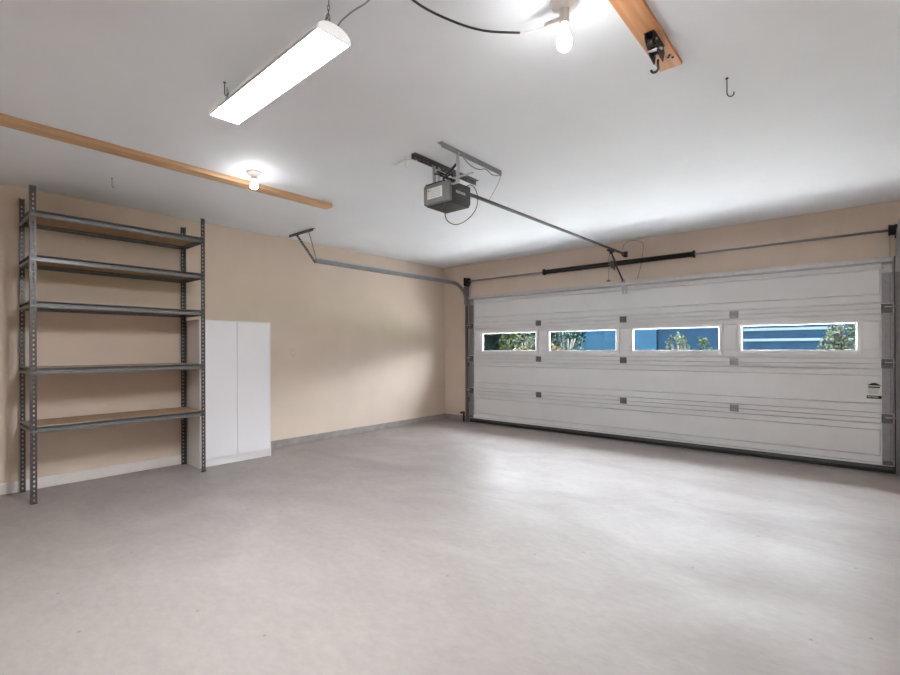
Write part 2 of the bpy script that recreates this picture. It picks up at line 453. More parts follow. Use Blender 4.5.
part('label_bar_text', ar, M['paper'], wl)

# ------------------------------------------------------------------ door tracks
TRK = [(-.019, -.002), (-.019, .010), (-.017, .010), (-.017, 0), (.017, 0), (.017, .010), (.019, .010), (.019, -.002)]
def c_prof(sg):   # open towards the door
    o = [(-.016, -.026), (.016, -.026), (.016, -.015), (.0145, -.015), (.0145, -.0243), (-.0145, -.0243), (-.0145, .0243), (.0145, .0243), (.0145, .015), (.016, .015), (.016, .026), (-.016, .026)]
    return [(a * sg, b) for a, b in o]
def track(x, sg, label):
    t = thing('door_track', label, 'door track', (x, -.085, 0), 'garage door tracks')
    ya, zt, R = -.085, 2.354, .36
    part('vertical_rail', MB().sweep([(x, ya, .004), (x, ya, 1.0), (x, ya, zt - R)], c_prof(sg), (1, 0, 0)), M['track'], t)
    arc = [(x, ya - R + R * math.cos(a), zt - R + R * math.sin(a)) for a in [PI / 2 * k / 16 for k in range(17)]]
    part('curved_rail', MB().sweep(arc, c_prof(sg), (1, 0, 0)), M['galv'], t)
    part('horizontal_rail', MB().sweep([(x, ya - R, zt), (x, -2.0, zt), (x, -3.07, zt)], c_prof(sg), (1, 0, 0)), M['galv'], t)
    h = MB().box((x - sg * .0165, -.55, zt - .004), (x - sg * .020, -3.07, zt + .050)).box((x - sg * .017, -.55, zt + .0265), (x + sg * .016, -3.07, zt + .0285))
    part('support_angle', h, M['galv_light'], t)
    f = MB().box((x - sg * .017, -.002, 2.02), (x - sg * .02, -.13, 2.33)).box((x - sg * .075, -.002, 2.02), (x - sg * .017, -.006, 2.33))
    part('flag_bracket', f, M['galv'], t)
    for z in (.35, .95, 1.6):
        j = MB().box((x - sg * .017, -.001, z), (x - sg * .02, -.10, z + .07)).box((x - sg * .06, -.001, z), (x - sg * .017, -.005, z + .07))
        part('jamb_bracket', j, M['galv_dark'], t)
    # back hanger: angle on the ceiling, a diagonal brace and a thin strap
    a0 = x - sg * .39; al = .53 if sg > 0 else .36
    h = MB().perforated((a0, -3.20, HC - .034), (sg, 0, 0), (0, 0, 1), al, .034, .04, (.02, .012), .003)
    h.perforated((a0, -3.20, HC - .002), (sg, 0, 0), (0, 1, 0), al, .034, .04, (.02, .012), .002)
    part('ceiling_angle', h, M['galv_dark'], t)
    d = Vector((x - sg * .018, -3.06, zt - .02)) - Vector((x - sg * .22, -3.19, HC - .03)); L = d.length; d.normalize()
    wv = d.cross(Vector((0, 1, 0))).normalized()
    h = MB().perforated(Vector((x - sg * .22, -3.195, HC - .03)) - wv * .017, d, wv, L, .034, .04, (.02, .012), .003)
    part('diagonal_brace', h, M['galv_dark'], t)
    part('hanger_strap', MB().bar((x - sg * .01, -3.165, HC - .01), (x - sg * .012, -3.05, zt), .016, .002, (0, 1, 0)), M['galv'], t)
    return t
track(.578, 1, 'left garage door track curving back along the tan wall')
track(5.967, -1, 'right garage door track standing at the right edge of the door')

# photo-eye sensors on the track feet
def sensor(x, y, z, sg, label):
    t = thing('safety_sensor', label, 'sensor', (x, y, z), 'door safety sensors')
    part('sensor_body', MB().box((x - .018, y - .02, z - .016), (x + .018, y + .045, z + .016), .004).lathe([(.013, 0), (.013, .01), (.009, .012)], (x + sg * .015, y, z), 'X', 14), M['black'], t)
    part('sensor_bracket', MB().box((x - sg * .022, y - .02, z - .012), (x - sg * .019, y + .06, z + .012)).box((x - sg * .022, y + .057, z - .16), (x + sg * .02, y + .060, z + .012)), M['black_metal'], t)
sensor(.545, -.19, .172, 1, 'small black sensor at the foot of the left door track')
sensor(6.005, -.20, .195, -1, 'small black sensor at the foot of the right door track')

# ------------------------------------------------------------------ torsion spring
YS, ZS = -.08, 2.41
ts = thing('torsion_spring', 'black torsion spring on a steel shaft above the garage door', 'spring', (3.25, -.08, ZS))
part('shaft', MB().tube([(.545, YS, ZS), (6.02, YS, ZS)], .0127, 12), M['galv'], ts)
for xa, xb in ((2.10, 3.09), (3.155, 4.12)):
    n = 150; prof = []
    for i in range(n):
        a = (xb - xa) * i / n; d = (xb - xa) / n
        prof += [(.0275, a), (.0325, a + d * .3), (.0325, a + d * .7)]
    part('coil', MB().lathe(prof, (xa, YS, ZS), 'X', 14), M['black_metal'], ts)
for xa, s in ((2.07, 1), (4.15, -1)):
    part('winding_cone', MB().lathe([(.018, -.008), (.047, -.004), (.047, .012), (.036, .016), (.036, .035)] if s > 0 else [(.036, -.035), (.036, -.016), (.047, -.012), (.047, .004), (.018, .008)], (xa, YS, ZS), 'X', 16), M['black'], ts)
c = MB().box((3.113, -.001, 2.33), (3.133, -.006, 2.49), .001).box((3.121, -.004, 2.35), (3.125, -.13, 2.45)).lathe([(.0, -.02), (.034, -.018), (.034, .018), (0, .02)], (3.123, YS, ZS), 'X', 16)
part('centre_bracket', c, M['galv_dark'], ts)
for xa in (.60, 5.93):
    part('cable_drum', MB().lathe([(.014, -.03), (.05, -.028), (.057, -.02), (.05, -.012), (.05, .02), (.06, .026), (.02, .03)], (xa, YS, ZS), 'X', 20), M['black_metal'], ts)
for xa in (.553, 5.982):
    part('end_bearing_plate', MB().box((xa - .002, -.001, 2.335), (xa + .002, -.135, 2.475), .001).box((xa - .03, -.001, 2.335), (xa + .03, -.005, 2.475), .001).lathe([(.028, -.008), (.028, .008)], (xa, YS, ZS), 'X', 16), M['black_metal'], ts)
for xa in (.617, 5.915):
    part('lift_cable', MB().tube([(xa, -.03, ZS), (xa, -.064, 1.2), (xa, -.068, .10)], .0016, 6), M['galv_dark'], ts)

# ------------------------------------------------------------------ opener
op = thing('garage_door_opener', 'grey garage door opener hanging from the ceiling with a long rail to the door', 'garage door opener', (3.283, -3.70, 2.35))
ox0, ox1, oy0, oy1, oz0, oz1 = 3.142, 3.394, -3.825, -3.555, 2.347, 2.510
hb = MB().box((ox0, oy0 + .035, oz0 + .02), (ox1, oy1, oz1), .008).box((ox0 + .004, oy0 + .03, oz0), (ox1 - .004, oy1 - .01, oz0 + .03), .008)
house = part('motor_housing', hb, M['opener'], op)
part('light_lens', MB().box((ox0 - .001, oy0, oz0 + .005), (ox1 + .001, oy0 + .05, oz1 - .006), .012), M['lens'], op, 'pale smoky light lens on the end of the motor')
pl = MB().box((ox0 + .01, oy0 + .012, oz1 - .02), (ox1 - .05, oy0 + .05, oz1 + .005), .003)
for i in range(5): pl.box((ox0 + .02 + i * .03, oy0 + .005, oz1 - .012), (ox0 + .035 + i * .03, oy0 + .015, oz1 + .003), .002)
part('terminal_strip', pl, M['black'], op)
lab = part('data_label', MB().box((3.186, oy0 - .0003, 2.392), (3.335, oy0 - .001, 2.472)), M['paper'], op, 'white printed label on the lens')
tx = MB(); random.seed(5)
for zz in (.452, .436, .424, .412, .402):
    x = 3.222 if zz > .45 else 3.195
    while x < 3.32:
        l = .005 + random.random() * .012
        tx.box((x, oy0 - .001, 2 + zz), (min(x + l, 3.326), oy0 - .0014, 2 + zz + .0035)); x += l + .006
part('label_text', tx, M['grey_ink'], lab)
part('label_mark', MB().box((3.193, oy0 - .001, 2.448), (3.203, oy0 - .0014, 2.461)), M['red'], lab)
part('label_letters', MB().box((3.205, oy0 - .001, 2.448), (3.207, oy0 - .0014, 2.461)).box((3.207, oy0 - .001, 2.448), (3.212, oy0 - .0014, 2.450)).box((3.214, oy0 - .001, 2.448), (3.216, oy0 - .0014, 2.461)).box((3.216, oy0 - .001, 2.458), (3.221, oy0 - .0014, 2.461)).box((3.216, oy0 - .001, 2.453), (3.220, oy0 - .0014, 2.455)), M['ink'], lab)
# pale wordmark on the side
wm = MB(); y = -3.735
for i in range(9):
    wm.box((ox1 + .0002, y, 2.428), (ox1 + .001, y + .003, 2.446))
    if i % 2: wm.box((ox1 + .0002, y, 2.428), (ox1 + .001, y + .009, 2.431))
    if i % 3 != 1: wm.box((ox1 + .0002, y, 2.443), (ox1 + .001, y + .009, 2.446))
    wm.box((ox1 + .0002, y + .007, 2.428), (ox1 + .001, y + .0095, 2.446)); y += .0125
part('wordmark', wm, M['paper'], house, 'pale wordmark on the dark side')
part('rail', MB().bar((3.285, -3.72, 2.508), (3.275, -.02, 2.532), .022, .022), M['rail'], op)
part('header_bracket', MB().box((3.245, -.001, 2.49), (3.305, -.006, 2.57), .001).box((3.250, -.004, 2.505), (3.254, -.08, 2.555)).box((3.296, -.004, 2.505), (3.300, -.08, 2.555)).tube([(3.246, -.055, 2.53), (3.304, -.055, 2.53)], .012, 10), M['black_metal'], op)
part('trolley', MB().box((3.258, -.60, 2.488), (3.296, -.44, 2.508), .004).box((3.268, -.54, 2.46), (3.286, -.48, 2.49), .003), M['black'], op)
am = MB().bar((3.283, -.51, 2.478), (3.281, -.30, 2.30), .006, .03).bar((3.277, -.34, 2.335), (3.278, -.105, 2.165), .006, .03)
am.tube([(3.262, -.51, 2.478), (3.296, -.51, 2.478)], .008, 8).tube([(3.262, -.108, 2.167), (3.296, -.108, 2.167)], .007, 8)
part('door_arm', am, M['black_metal'], op)
part('release_cord', MB().tube([(3.262, -.52, 2.46), (3.252, -.525, 2.36), (3.25, -.525, 2.13)], .0025, 6), M['wire'], op)
part('release_handle', MB().box((3.225, -.530, 2.108), (3.275, -.520, 2.130), .004), M['wire'], op)
# two ceiling angles, straps and a cross bar
for x, y0, y1, sg in ((3.46, -3.975, -3.235, -1), (3.155, -3.965, -3.18, 1)):
    h = MB().perforated((x, y0, HC - .04), (0, 1, 0), (0, 0, 1), y1 - y0, .04, .045, (.014, .006), .003)
    h.perforated((x, y0, HC - .002), (0, 1, 0), (sg * 1, 0, 0), y1 - y0, .038, .045, (.014, .006), .002)
    part('ceiling_angle', h, M['galv'] if sg < 0 else M['galv_dark'], op)
part('hanger_strap', MB().bar((3.455, -3.785, 2.69), (3.455, -3.785, 2.475), .003, .036, (0, 1, 0)).box((3.39, -3.80, 2.472), (3.456, -3.77, 2.476)).lathe([(.007, 0), (.007, .006)], (3.457, -3.785, 2.495), 'X', 10).lathe([(.008, 0), (.008, .006)], (3.463, -3.785, 2.685), 'X', 10), M['galv_light'], op)
part('hanger_strap', MB().bar((3.158, -3.72, 2.69), (3.165, -3.72, 2.485), .003, .036, (0, 1, 0)), M['galv_light'], op)
part('hanger_strap', MB().bar((3.158, -3.66, 2.69), (3.215, -3.72, 2.51), .003, .03, (0, 1, 0)), M['galv_light'], op)
part('cross_bar', MB().bar((3.165, -3.60, 2.60), (3.45, -3.60, 2.60), .003, .03, (0, 1, 0)).bar((3.165, -3.60, 2.60), (3.20, -3.60, 2.50), .003, .03, (0, 1, 0)), M['galv_light'], op)
cb = MB()
cb.tube([(3.20, -3.73, 2.63), (3.26, -3.74, 2.60), (3.30, -3.745, 2.575), (3.36, -3.75, 2.60), (3.43, -3.77, 2.62)], .009, 8)
cb.tube([(3.22, -3.72, 2.60), (3.28, -3.70, 2.57), (3.33, -3.71, 2.55), (3.30, -3.74, 2.53), (3.26, -3.73, 2.56), (3.31, -3.70, 2.59), (3.35, -3.72, 2.56)], .007, 8)
cb.tube([(3.19, -3.75, 2.61), (3.25, -3.75, 2.59), (3.31, -3.73, 2.545), (3.37, -3.71, 2.53)], .006, 8)
part('cable_bundle', cb, M['black'], op, 'bundle of black cable above the motor')
lp = [(3.396, -3.64, 2.485), (3.408, -3.615, 2.503), (3.41, -3.573, 2.520), (3.41, -3.52, 2.503), (3.408, -3.487, 2.443), (3.405, -3.505, 2.351), (3.40, -3.60, 2.254), (3.395, -3.72, 2.19), (3.38, -3.80, 2.193), (3.35, -3.81, 2.25), (3.335, -3.77, 2.352)]
def smooth(pts, k=5):
    P = [Vector(p) for p in pts]; out = []
    for i in range(len(P) - 1):
        a, b, c_, d = P[max(i - 1, 0)], P[i], P[i + 1], P[min(i + 2, len(P) - 1)]
        for j in range(k):
            t = j / k
            out.append(.5 * ((2 * b) + (c_ - a) * t + (2 * a - 5 * b + 4 * c_ - d) * t * t + (3 * b - a - 3 * c_ + d) * t ** 3))
    return out + [P[-1]]
part('loop_cord', MB().tube(smooth(lp), .0035, 8), M['black'], op, 'thin black cord looping under the motor')
part('tie_wire', MB().tube(smooth([(3.462, -3.24, 2.672), (3.40, -3.21, 2.61), (3.29, -3.17, 2.523)]), .0018, 6), M['wire'], op)
part('antenna_wire', MB().tube(smooth([(3.455, -3.72, 2.67), (3.46, -3.62, 2.635), (3.46, -3.53, 2.64), (3.46, -3.45, 2.665), (3.46, -3.36, 2.645), (3.46, -3.25, 2.668)]), .003, 6), M['wire'], op)

# loose wire on the wall over the door centre
wp = smooth([(3.234, -.012, 2.600), (3.275, -.012, 2.680), (3.383, -.012, 2.702), (3.49, -.012, 2.668), (3.515, -.012, 2.60), (3.50, -.012, 2.48), (3.487, -.012, 2.373), (3.45, -.012, 2.24), (3.434, -.012, 2.18)])
solo('wire', MB().tube(wp, .003, 6), M['wire'], 'thin loose wire looped on the tan wall above the door', 'wire', (3.38, -.012, 2.45))

# white cord and clip by the opener
solo('white_cord', MB().tube(smooth([(2.90, -3.90, HC - .006), (3.02, -3.92, HC - .01), (3.10, -3.925, HC - .02), (3.17, -3.92, HC - .045)]), .005, 8), M['white_plastic'], 'short white cord on the ceiling at the end of the opener bracket', 'cord', (3.05, -3.92, HC - .01))

# ------------------------------------------------------------------ hooks
def hook(loc, label, mat, h=.085, r=.016, rz=0, n=None):
    pts = [(0, 0, 0), (0, 0, -.02), (0, 0, -h + r)]
    pts += [(r - r * math.cos(a), 0, -h + r - r * math.sin(a)) for a in [PI * k / 8 for k in range(1, 10)]]
    m = MB().tube(pts, .0028, 8).lathe([(.008, 0), (.008, -.004), (.004, -.006)], (0, 0, 0), 'Z', 10)
    o = link('ceiling_hook', m, mat); o.location = loc; o.rotation_euler = (0, 0, rz)
    return tag(o, label, 'hook', 'hooks in the ceiling')
hook((5.142, -3.545, HC), 'dark wire hook in the open ceiling right of the orange beam', M['black_metal'], .10, .018, .6)
hook((.888, -5.271, HC), 'small pale hook in the ceiling above the shelving unit', M['galv'], .075, .014, 2.4)
hook((3.063, -5.300, HC), 'dark hook in the ceiling over the far end of the shop light', M['galv_dark'], .075, .012, .4)
hook((3.08, -3.95, HC), 'white hook in the ceiling next to the opener bracket', M['white_plastic'], .085, .016, .2)

# ------------------------------------------------------------------ shop light
sl_ = thing('shop_light', 'bright white shop light hung from the ceiling on chains', 'light fixture', (3.513, -5.279, HC - .17), local=True, rz=math.radians(-1.2))
L2, W2 = .535, .077
prof = [(-W2 + .0018, .012), (-W2 + .0018, .0005), (-W2, .0005), (-W2, .012), (-W2 * .94, .022), (-W2 * .72, .036), (-W2 * .4, .045), (0, .048), (W2 * .4, .045), (W2 * .72, .036), (W2 * .94, .022), (W2, .012), (W2, .0005), (W2 - .0018, .0005), (W2 - .0018, .012)]
part('housing', MB().sweep([(-L2 + .012, 0, 0), (L2 - .012, 0, 0)], [(a, b) for a, b in prof], (0, 1, 0)) if False else MB().sweep([(L2 - .012, 0, 0), (-L2 + .012, 0, 0)], prof, (0, 1, 0)), M['white_plastic'], sl_)
df = [(-W2 + .002, .0115), (-W2 + .006, .003), (-W2 * .6, 0), (W2 * .6, 0), (W2 - .006, .003), (W2 - .002, .0115)]
part('diffuser', MB().sweep([(L2 - .012, 0, 0), (-L2 + .012, 0, 0)], df, (0, 1, 0)), M['diffuser'], sl_, 'glowing flat diffuser')
for sx in (-1, 1):
    pe = [(a * 1.02, b + (.002 if b > .02 else 0)) for a, b in prof[3:-3]]; pe[0] = (-W2 * 1.02, -.001); pe[-1] = (W2 * 1.02, -.001)
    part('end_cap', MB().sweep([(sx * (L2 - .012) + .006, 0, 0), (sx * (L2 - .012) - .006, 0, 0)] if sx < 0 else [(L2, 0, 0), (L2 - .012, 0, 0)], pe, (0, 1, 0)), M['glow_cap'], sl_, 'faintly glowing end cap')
def chain(p, q, mb):
    p, q = Vector(p), Vector(q); d = q - p; n = max(2, int(d.length / .017)); d /= n
    for i in range(n):
        c0 = p + d * (i + .5); ax = d.normalized(); s1 = ax.orthogonal().normalized(); s2 = ax.cross(s1)
        sd = s1 if i % 2 else s2
        pts = [c0 + ax * (d.length * .68) * math.cos(t) + sd * .0052 * math.sin(t) for t in [2 * PI * k / 10 for k in range(11)]]
        mb.tube(pts, .0014, 5)
    return mb
for sx in (-1, 1):
    ch = MB(); e = sx * (L2 - .06)
    chain((e, -.025, .043), (e + sx * .01, 0, .115), ch); chain((e, .025, .043), (e + sx * .01, 0, .115), ch)
    chain((e + sx * .01, 0, .115), (e + sx * .015, 0, .168), ch)
    part('chain', ch, M['chain'], sl_, 'hanging chain')
part('power_cord', MB().tube(smooth([(L2 - .03, .02, .044), (L2 - .01, .035, .085), (L2 + .06, .045, .10), (L2 + .14, .055, .105), (L2 + .21, .06, .135), (L2 + .28, .05, .168)]), .0035, 8), M['galv'], sl_, 'grey power cord')

# ------------------------------------------------------------------ bare bulbs in porcelain holders
def bulb_holder(loc, label, long):
    t = thing('bulb_holder', label, 'light', loc, 'bare bulbs on the ceiling', local=True)
    part('base', MB().lathe([(.058, 0), (.060, -.004), (.058, -.012), (.045, -.022), (.030, -.030), (.024, -.036)], n=32), M['porcelain'], t)
    zb = -.036
    if long:
        part('socket_adapter', MB().lathe([(.020, -.034), (.021, -.040), (.0195, -.046), (.019, -.085), (.016, -.090)], n=24).box((-.05, -.012, -.078), (-.012, .012, -.06), .004), M['porcelain'], t)
        zb = -.088
    else:
        part('socket', MB().lathe([(.022, -.034), (.021, -.052), (.016, -.056)], n=24), M['porcelain'], t); zb = -.052
    h = .118 if long else .085; r = .031 if long else .031
    P = [(.013, 0), (.014, -.10 * h), (.017, -.25 * h), (.024, -.42 * h), (.030, -.60 * h), (.031, -.72 * h), (.028, -.85 * h), (.018, -.96 * h), (0.0, -h)]
    lb = part('light_bulb', MB().lathe([(q, zb + z) for q, z in P[4:]], n=24), M['bulb'], t, 'glowing bulb')
    part('bulb_neck', MB().lathe([(q, zb + z) for q, z in P[:5]], n=24), M['neck'], lb)
    return t
bulb_holder((4.744, -4.640, HC), 'bare lit bulb with a cord plugged in beside the orange beam', True)
bulb_holder((1.915, -4.548, HC), 'bare lit bulb beside the long pale ceiling board', False)
# black extension cord plugged into the nearer holder
pc = thing('extension_cord', 'black cord sagging across the ceiling to the nearer bulb holder', 'cord', (4.45, -4.8, HC - .05))
part('cable', MB().tube(smooth([(4.33, -5.32, HC - .02), (4.319, -5.11, HC - .05), (4.355, -4.924, HC - .05), (4.429, -4.78, HC - .055), (4.547, -4.673, HC - .062)]), .005, 8), M['black'], pc)
part('white_lead', MB().tube(smooth([(4.547, -4.673, HC - .062), (4.60, -4.652, HC - .068), (4.66, -4.642, HC - .069)]), .004, 8), M['porcelain'], pc, 'white end of the cord')
part('plug', MB().box((4.655, -4.655, HC - .080), (4.694, -4.627, HC - .058), .006), M['porcelain'], pc, 'white plug')

# ------------------------------------------------------------------ lumber on the ceiling
solo('ceiling_board', MB().box((1.572, -7.38, HC - .038), (1.692, -3.62, HC), .003), M['pine'], 'long pale pine board fixed flat to the ceiling over the shelving side', 'board', (1.63, -5.1, HC))
solo('ceiling_beam', MB().box((4.897, -7.38, HC - .02), (5.004, -3.875, HC), .002), M['cedar'], 'orange lumber beam on the ceiling with a black pulley at its end', 'beam', (4.95, -5.2, HC))
pu = thing('hanging_pulley', 'black pulley block with a hook under the end of the orange beam', 'pulley', (4.96, -4.14, HC - .02))
zb = HC - .02
fr = MB()
for sx in (-.019, .019):
    v = []
    for (yy, zz) in ((-.10, 0), (.035, 0), (.055, -.035), (.03, -.085), (-.03, -.075), (-.10, -.03)):
        v += [(4.96 + sx - .002, -4.14 + yy, zb + zz), (4.96 + sx + .002, -4.14 + yy, zb + zz)]
    n = 6
    fr.add(v, [tuple(range(0, 12, 2)), tuple(range(11, 0, -2))] + [(2 * i, 2 * i + 1, (2 * i + 3) % 12, (2 * i + 2) % 12) for i in range(n)])
fr.box((4.937, -4.245, zb - .004), (4.983, -4.09, zb), .001)
part('side_plates', fr, M['black_metal'], pu)
for yy in (-.07, .005):
    part('sheave', MB().lathe([(.008, -.014), (.024, -.013), (.018, -.004), (.018, .004), (.024, .013), (.008, .014)], (4.96, -4.14 + yy, zb - .035), 'X', 18), M['black'], pu)
for ya_, za_, r_ in ((-4.135, .035, .006), (-4.21, .025, .005)):
    part('axle', MB().tube([(4.933, ya_, zb - za_), (4.987, ya_, zb - za_)], r_, 8), M['galv_light'], pu, 'pale axle pin')
part('rope_guide', MB().box((4.939, -4.195, zb - .062), (4.981, -4.18, zb - .056), .001), M['galv_light'], pu)
part('rope_guide', MB().box((4.93, -4.17, zb - .05), (4.99, -4.155, zb - .044), .001), M['galv_light'], pu)
hk = [(4.96, -4.115, zb - .07), (4.953, -4.095, zb - .08), (4.947, -4.070, zb - .086), (4.935, -4.060, zb - .092), (4.921, -4.066, zb - .094), (4.917, -4.082, zb - .09)]
part('hook', MB().tube(smooth(hk), .006, 8), M['black'], pu)
for xs_, ys_ in ((4.978, -4.0), (4.985, -3.97), (4.968, -3.985)):
    part('screw', MB().lathe([(.006, 0), (.006, -.004)], (xs_, ys_, zb), 'Z', 8), M['black_metal'], pu)

# ------------------------------------------------------------------ shelving unit
SX0, SX1, SY0, SY1, SH = .03, .56, -5.752, -4.385, 2.605
sh = thing('shelving_unit', 'tall grey boltless steel shelving unit with five particle board shelves', 'shelving unit', ((SX0 + SX1) / 2, (SY0 + SY1) / 2, 0))
FW = .040
for x, sx in ((SX0, 1), (SX1, -1)):
    for y, sy in ((SY0, 1), (SY1, -1)):
        m = MB().perforated((x, y, 0), (0, 0, 1), (0, sy, 0), SH, FW, .0385, (.021, .0135), .002 , .012)
        m.perforated((x, y, 0), (0, 0, 1), (sx, 0, 0), SH, FW, .0385, (.021, .0135), .002, .012)
        p = part('post', m, M['post'], sh)
        part('foot', MB().box((x - sx * .002, y - sy * .002, 0), (x + sx * .02, y + sy * FW, .006)), M['black'], p)
for zt in (2.414, 2.046, 1.668, 1.117, .634):
    zt -= .004
    bd = part('shelf', MB().box((SX0 + .022, SY0 + .022, zt - .016), (SX1 - .022, SY1 - .022, zt + .001)), M['particle'], sh, 'brown particle board shelf')
    # front and back beams: a recessed upper web over a rounded lower lip
    pf = [(-.030, 0), (.003, 0), (.004, -.003), (.003, -.006), (-.018, -.007), (-.018, -.027), (.002, -.029), (.006, -.033), (.006, -.048), (.002, -.054), (-.008, -.054), (-.008, -.051), (.002, -.050), (.002, -.033), (-.021, -.030), (-.021, -.004), (-.030, -.004)]
    for x, sg in ((SX1 - .004, 1), (SX0 + .004, -1)):
        m = MB(); pr_ = [(x + sg * a, zt + b) for a, b in pf]
        n = len(pr_); v = [(a, yy, b) for yy in (SY0 + .004, SY1 - .004) for a, b in pr_]
        m.add(v, [(i, (i + 1) % n, n + (i + 1) % n, n + i) for i in range(n)] + [tuple(range(n)), tuple(range(2 * n - 1, n - 1, -1))])
        part('beam', m, M['beam'], bd, 'grey steel beam')
    for y, sg in ((SY0 + .004, -1), (SY1 - .004, 1)):
        m = MB(); pr_ = [(y + sg * a, zt + b) for a, b in pf]
        n = len(pr_); v = [(xx, a, b) for xx in (SX0 + .004, SX1 - .004) for a, b in pr_]
        m.add(v, [(i, (i + 1) % n, n + (i + 1) % n, n + i) for i in range(n)] + [tuple(range(n)), tuple(range(2 * n - 1, n - 1, -1))])
        part('beam', m, M['beam'], bd, 'grey steel beam')

# ------------------------------------------------------------------ white cabinet
CY0, CY1, CX, CH = -4.376, -3.572, .395, 1.578
cab = thing('cabinet', 'white two-door storage cabinet against the tan wall beside the shelving', 'cabinet', (.2, (CY0 + CY1) / 2, 0))
c = MB().box((.003, CY0, 0), (CX - .004, CY0 + .018, CH), .001).box((.003, CY1 - .018, 0), (CX - .004, CY1, CH), .001)
c.box((.003, CY0 + .018, CH - .018), (CX - .004, CY1 - .018, CH), .001).box((.003, CY0 + .018, .085), (CX - .03, CY1 - .018, .10)).box((.003, CY0 + .018, .1), (.009, CY1 - .018, CH - .018))
part('carcass', c, M['edge'], cab)
part('plinth', MB().box((CX - .035, CY0 + .018, 0), (CX - .02, CY1 - .018, .085), .001), M['edge'], cab)
mid = (CY0 + CY1) / 2
for a, b in ((CY0 + .018, mid - .0015), (mid + .0015, CY1 - .018)):
    part('door', MB().box((CX - .02, a, .089), (CX, b, CH - .013), .0015), M['melamine'], cab)

# ------------------------------------------------------------------ light switch
sw = thing('light_switch', 'small ivory light switch plate on the tan wall right of the cabinet', 'light switch', (0, -3.045, 1.215))
part('plate', MB().box((.0, -3.08, 1.158), (.006, -3.01, 1.272), .003), M['ivory'], sw)
part('toggle', MB().box((.005, -3.050, 1.203), (.016, -3.040, 1.224), .002), M['white_plastic'], sw)
part('screw', MB().lathe([(.003, 0), (.003, .002)], (.006, -3.045, 1.255), 'X', 8), M['galv'], sw)
part('screw', MB().lathe([(.003, 0), (.003, .002)], (.006, -3.045, 1.175), 'X', 8), M['galv'], sw)

# ------------------------------------------------------------------ outside, seen through the door windows
structure('driveway', MB().box((-.5, .15, -.15), (7.2, 9.0, -.02)), M['driveway'])
structure('ground', MB().box((-40, -25, -.4), (40, 60, -.16)), M['grass'])
def bush(name, label, cx, cy, rx, ry, z0, z1, n, leaf, mat, seed, trunk=False):
    random.seed(seed)
    t = thing(name, label, 'bush' if name == 'bush' else 'tree', (cx, cy, -.16), 'planting outside the windows')
    m = MB(); zc, rz = (z0 + z1) / 2, (z1 - z0) / 2
    blobs = []
    for i in range(26):
        th = random.random() * 2 * PI; u = random.uniform(-1, 1); q = math.sqrt(1 - u * u)
        blobs.append((cx + rx * .72 * q * math.cos(th), cy + ry * .72 * q * math.sin(th), zc + rz * .72 * u, .28 + .2 * random.random()))
    for i in range(n):
        bx_, by_, bz_, br = random.choice(blobs)
        th = random.random() * 2 * PI; u = random.uniform(-1, 1); q = math.sqrt(1 - u * u); k = br * random.uniform(.55, 1)
        p = Vector((bx_ + rx * k * q * math.cos(th), by_ + ry * k * q * math.sin(th), max(z0, bz_ + rz * k * u)))
        d = Vector((random.gauss(0, 1), random.gauss(0, 1), random.gauss(0, .7))).normalized(); s_ = d.orthogonal().normalized()
        l = leaf * random.uniform(.6, 1.3); w_ = l * .32; nn = d.cross(s_) * l * .12
        m.add([p - d * l / 2, p + s_ * w_ + nn, p + d * l / 2, p - s_ * w_ + nn], [(0, 1, 2), (0, 2, 3)])
    if trunk:                                                  # dense leafy heart of the crown
        for bx_, by_, bz_, br in blobs:
            m.lathe([(0, -rz * br * .62)] + [(rx * br * .62 * math.cos(q), rz * br * .62 * math.sin(q)) for q in (-.9, -.45, 0, .45, .9)] + [(0, rz * br * .62)], (bx_, by_, bz_), 'Z', 9)
    part('foliage', m, mat, t)
    tr = MB()
    for k in range(5):
        a = k * 1.3
        tr.tube([(cx, cy, -.16), (cx + .1 * rx * math.cos(a), cy + .1 * ry * math.sin(a), (z0 + zc) / 2), (cx + .5 * rx * math.cos(a), cy + .5 * ry * math.sin(a), zc + .3 * rz)], .03 if not trunk else .07, 6)
    part('stem', tr, M['bark'], t)
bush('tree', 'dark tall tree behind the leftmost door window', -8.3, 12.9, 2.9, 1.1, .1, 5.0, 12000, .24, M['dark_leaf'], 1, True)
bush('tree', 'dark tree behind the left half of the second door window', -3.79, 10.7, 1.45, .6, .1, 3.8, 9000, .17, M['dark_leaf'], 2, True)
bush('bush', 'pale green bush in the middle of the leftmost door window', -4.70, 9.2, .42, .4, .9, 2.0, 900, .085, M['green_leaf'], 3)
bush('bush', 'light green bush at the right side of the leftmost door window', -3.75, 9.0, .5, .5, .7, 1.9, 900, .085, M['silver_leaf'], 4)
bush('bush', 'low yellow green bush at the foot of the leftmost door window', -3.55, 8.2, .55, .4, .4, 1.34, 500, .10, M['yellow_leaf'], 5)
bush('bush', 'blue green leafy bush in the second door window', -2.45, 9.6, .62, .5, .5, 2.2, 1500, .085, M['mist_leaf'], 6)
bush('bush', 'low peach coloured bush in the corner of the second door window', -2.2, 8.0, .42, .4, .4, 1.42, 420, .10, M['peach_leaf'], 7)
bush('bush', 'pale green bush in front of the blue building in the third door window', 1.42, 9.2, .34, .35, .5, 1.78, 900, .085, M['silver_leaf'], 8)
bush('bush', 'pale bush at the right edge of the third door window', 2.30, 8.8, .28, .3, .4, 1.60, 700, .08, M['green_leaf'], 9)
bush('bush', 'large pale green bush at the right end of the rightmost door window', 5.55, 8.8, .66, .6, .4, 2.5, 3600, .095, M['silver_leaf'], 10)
bush('tree', 'dark tree behind the large pale bush at the right', 8.7, 15.0, 2.2, 1.0, .1, 5.0, 6000, .26, M['dark_leaf'], 11, True)
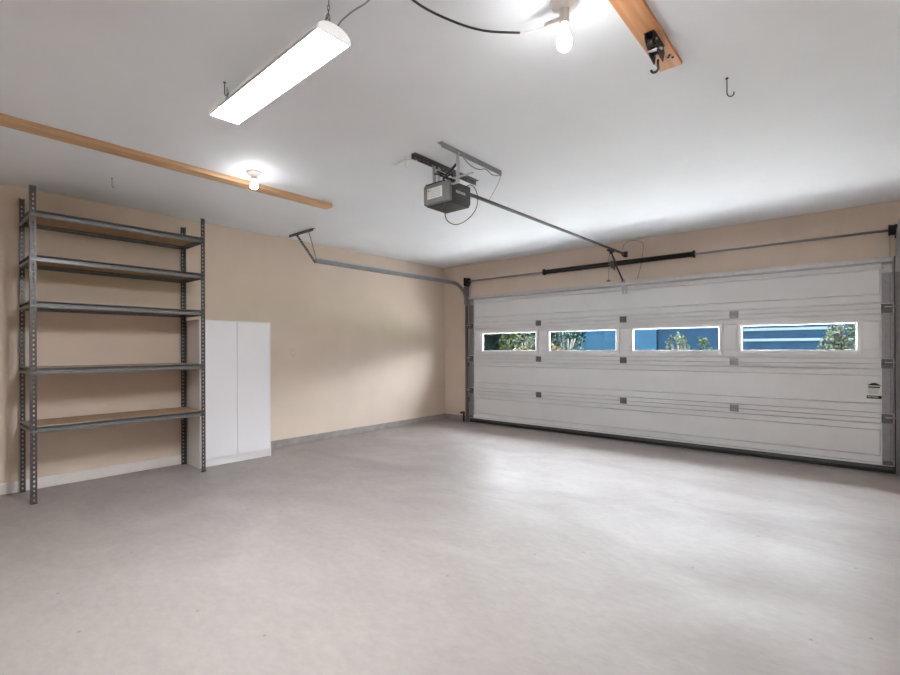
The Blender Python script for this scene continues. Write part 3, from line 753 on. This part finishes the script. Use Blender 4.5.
hs = thing('building', 'blue building across the way with two pale horizontal bands', 'building', (2.4, 16, -.16))
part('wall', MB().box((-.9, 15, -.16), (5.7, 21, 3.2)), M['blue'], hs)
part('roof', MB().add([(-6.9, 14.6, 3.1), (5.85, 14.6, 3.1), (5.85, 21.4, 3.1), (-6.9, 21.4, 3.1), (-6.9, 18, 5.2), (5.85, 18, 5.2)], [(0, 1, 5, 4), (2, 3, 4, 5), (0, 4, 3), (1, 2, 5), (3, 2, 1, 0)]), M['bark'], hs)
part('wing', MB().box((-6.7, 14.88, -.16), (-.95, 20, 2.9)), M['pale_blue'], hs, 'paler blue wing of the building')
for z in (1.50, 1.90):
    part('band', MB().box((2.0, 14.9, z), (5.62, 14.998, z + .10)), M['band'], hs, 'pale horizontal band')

# ------------------------------------------------------------------ daylight
wd = bpy.data.worlds.new('sky'); S.world = wd; wd.use_nodes = True
nt = wd.node_tree; bg = nt.nodes['Background']
# sky brightened beyond the garage door, shaped to light the room through its windows
def wn(t): return nt.nodes.new(t)
tc = wn('ShaderNodeTexCoord'); sp = wn('ShaderNodeSeparateXYZ'); nt.links.new(tc.outputs['Generated'], sp.inputs[0])
mz = wn('ShaderNodeMapRange'); mz.interpolation_type = 'SMOOTHSTEP'; mz.inputs['From Min'].default_value = .06; mz.inputs['From Max'].default_value = .30
my = wn('ShaderNodeMapRange'); my.interpolation_type = 'SMOOTHSTEP'; my.inputs['From Min'].default_value = -.25; my.inputs['From Max'].default_value = .20
nt.links.new(sp.outputs['Z'], mz.inputs['Value']); nt.links.new(sp.outputs['Y'], my.inputs['Value'])
mu = wn('ShaderNodeMath'); mu.operation = 'MULTIPLY'; nt.links.new(mz.outputs[0], mu.inputs[0]); nt.links.new(my.outputs[0], mu.inputs[1])
ad = wn('ShaderNodeMath'); ad.operation = 'MULTIPLY_ADD'; ad.inputs[1].default_value = SKY_GLOW; ad.inputs[2].default_value = SKY_BASE
nt.links.new(mu.outputs[0], ad.inputs[0]); nt.links.new(ad.outputs[0], bg.inputs['Strength'])
bg.inputs['Color'].default_value = (1.0, 1.0, 1.04, 1)

sn = bpy.data.lights.new('sun', 'SUN'); sn.energy = 80; sn.angle = math.radians(1.5); sn.color = (1, .97, .92)
so = bpy.data.objects.new('sun', sn); COL.objects.link(so)
so.rotation_euler = (math.radians(3), math.radians(30), 0); so.location = (12, -1, 14)

# ------------------------------------------------------------------ camera
cam = bpy.data.cameras.new('camera'); co = bpy.data.objects.new('camera', cam); COL.objects.link(co)
cam.sensor_width = 36; cam.lens = 476.82 / 900 * 36; cam.clip_start = .05
cam.shift_y = (348.92 - 337.5) / 900
yaw, rl = -.7089, -.0038
fw = Vector((math.sin(yaw), math.cos(yaw), 0)); rt = Vector((math.cos(yaw), -math.sin(yaw), 0)); up = Vector((0, 0, 1))
r2, u2 = rt * math.cos(rl) + up * math.sin(rl), up * math.cos(rl) - rt * math.sin(rl)
mw = Matrix((r2, u2, -fw)).transposed().to_4x4(); mw.translation = Vector((5.6785, -6.4746, 1.2561))
co.matrix_world = mw
S.camera = co

S.view_settings.view_transform = 'Standard'; S.view_settings.look = 'None'
S.view_settings.exposure = 0.46; S.view_settings.gamma = 1; S.view_settings.use_curve_mapping = False
S.cycles.use_denoising = True
S.cycles.max_bounces = 10; S.cycles.diffuse_bounces = 7; S.cycles.glossy_bounces = 4; S.cycles.transparent_max_bounces = 12
S.cycles.sample_clamp_indirect = 60
S.cycles.caustics_reflective = False; S.cycles.caustics_refractive = False
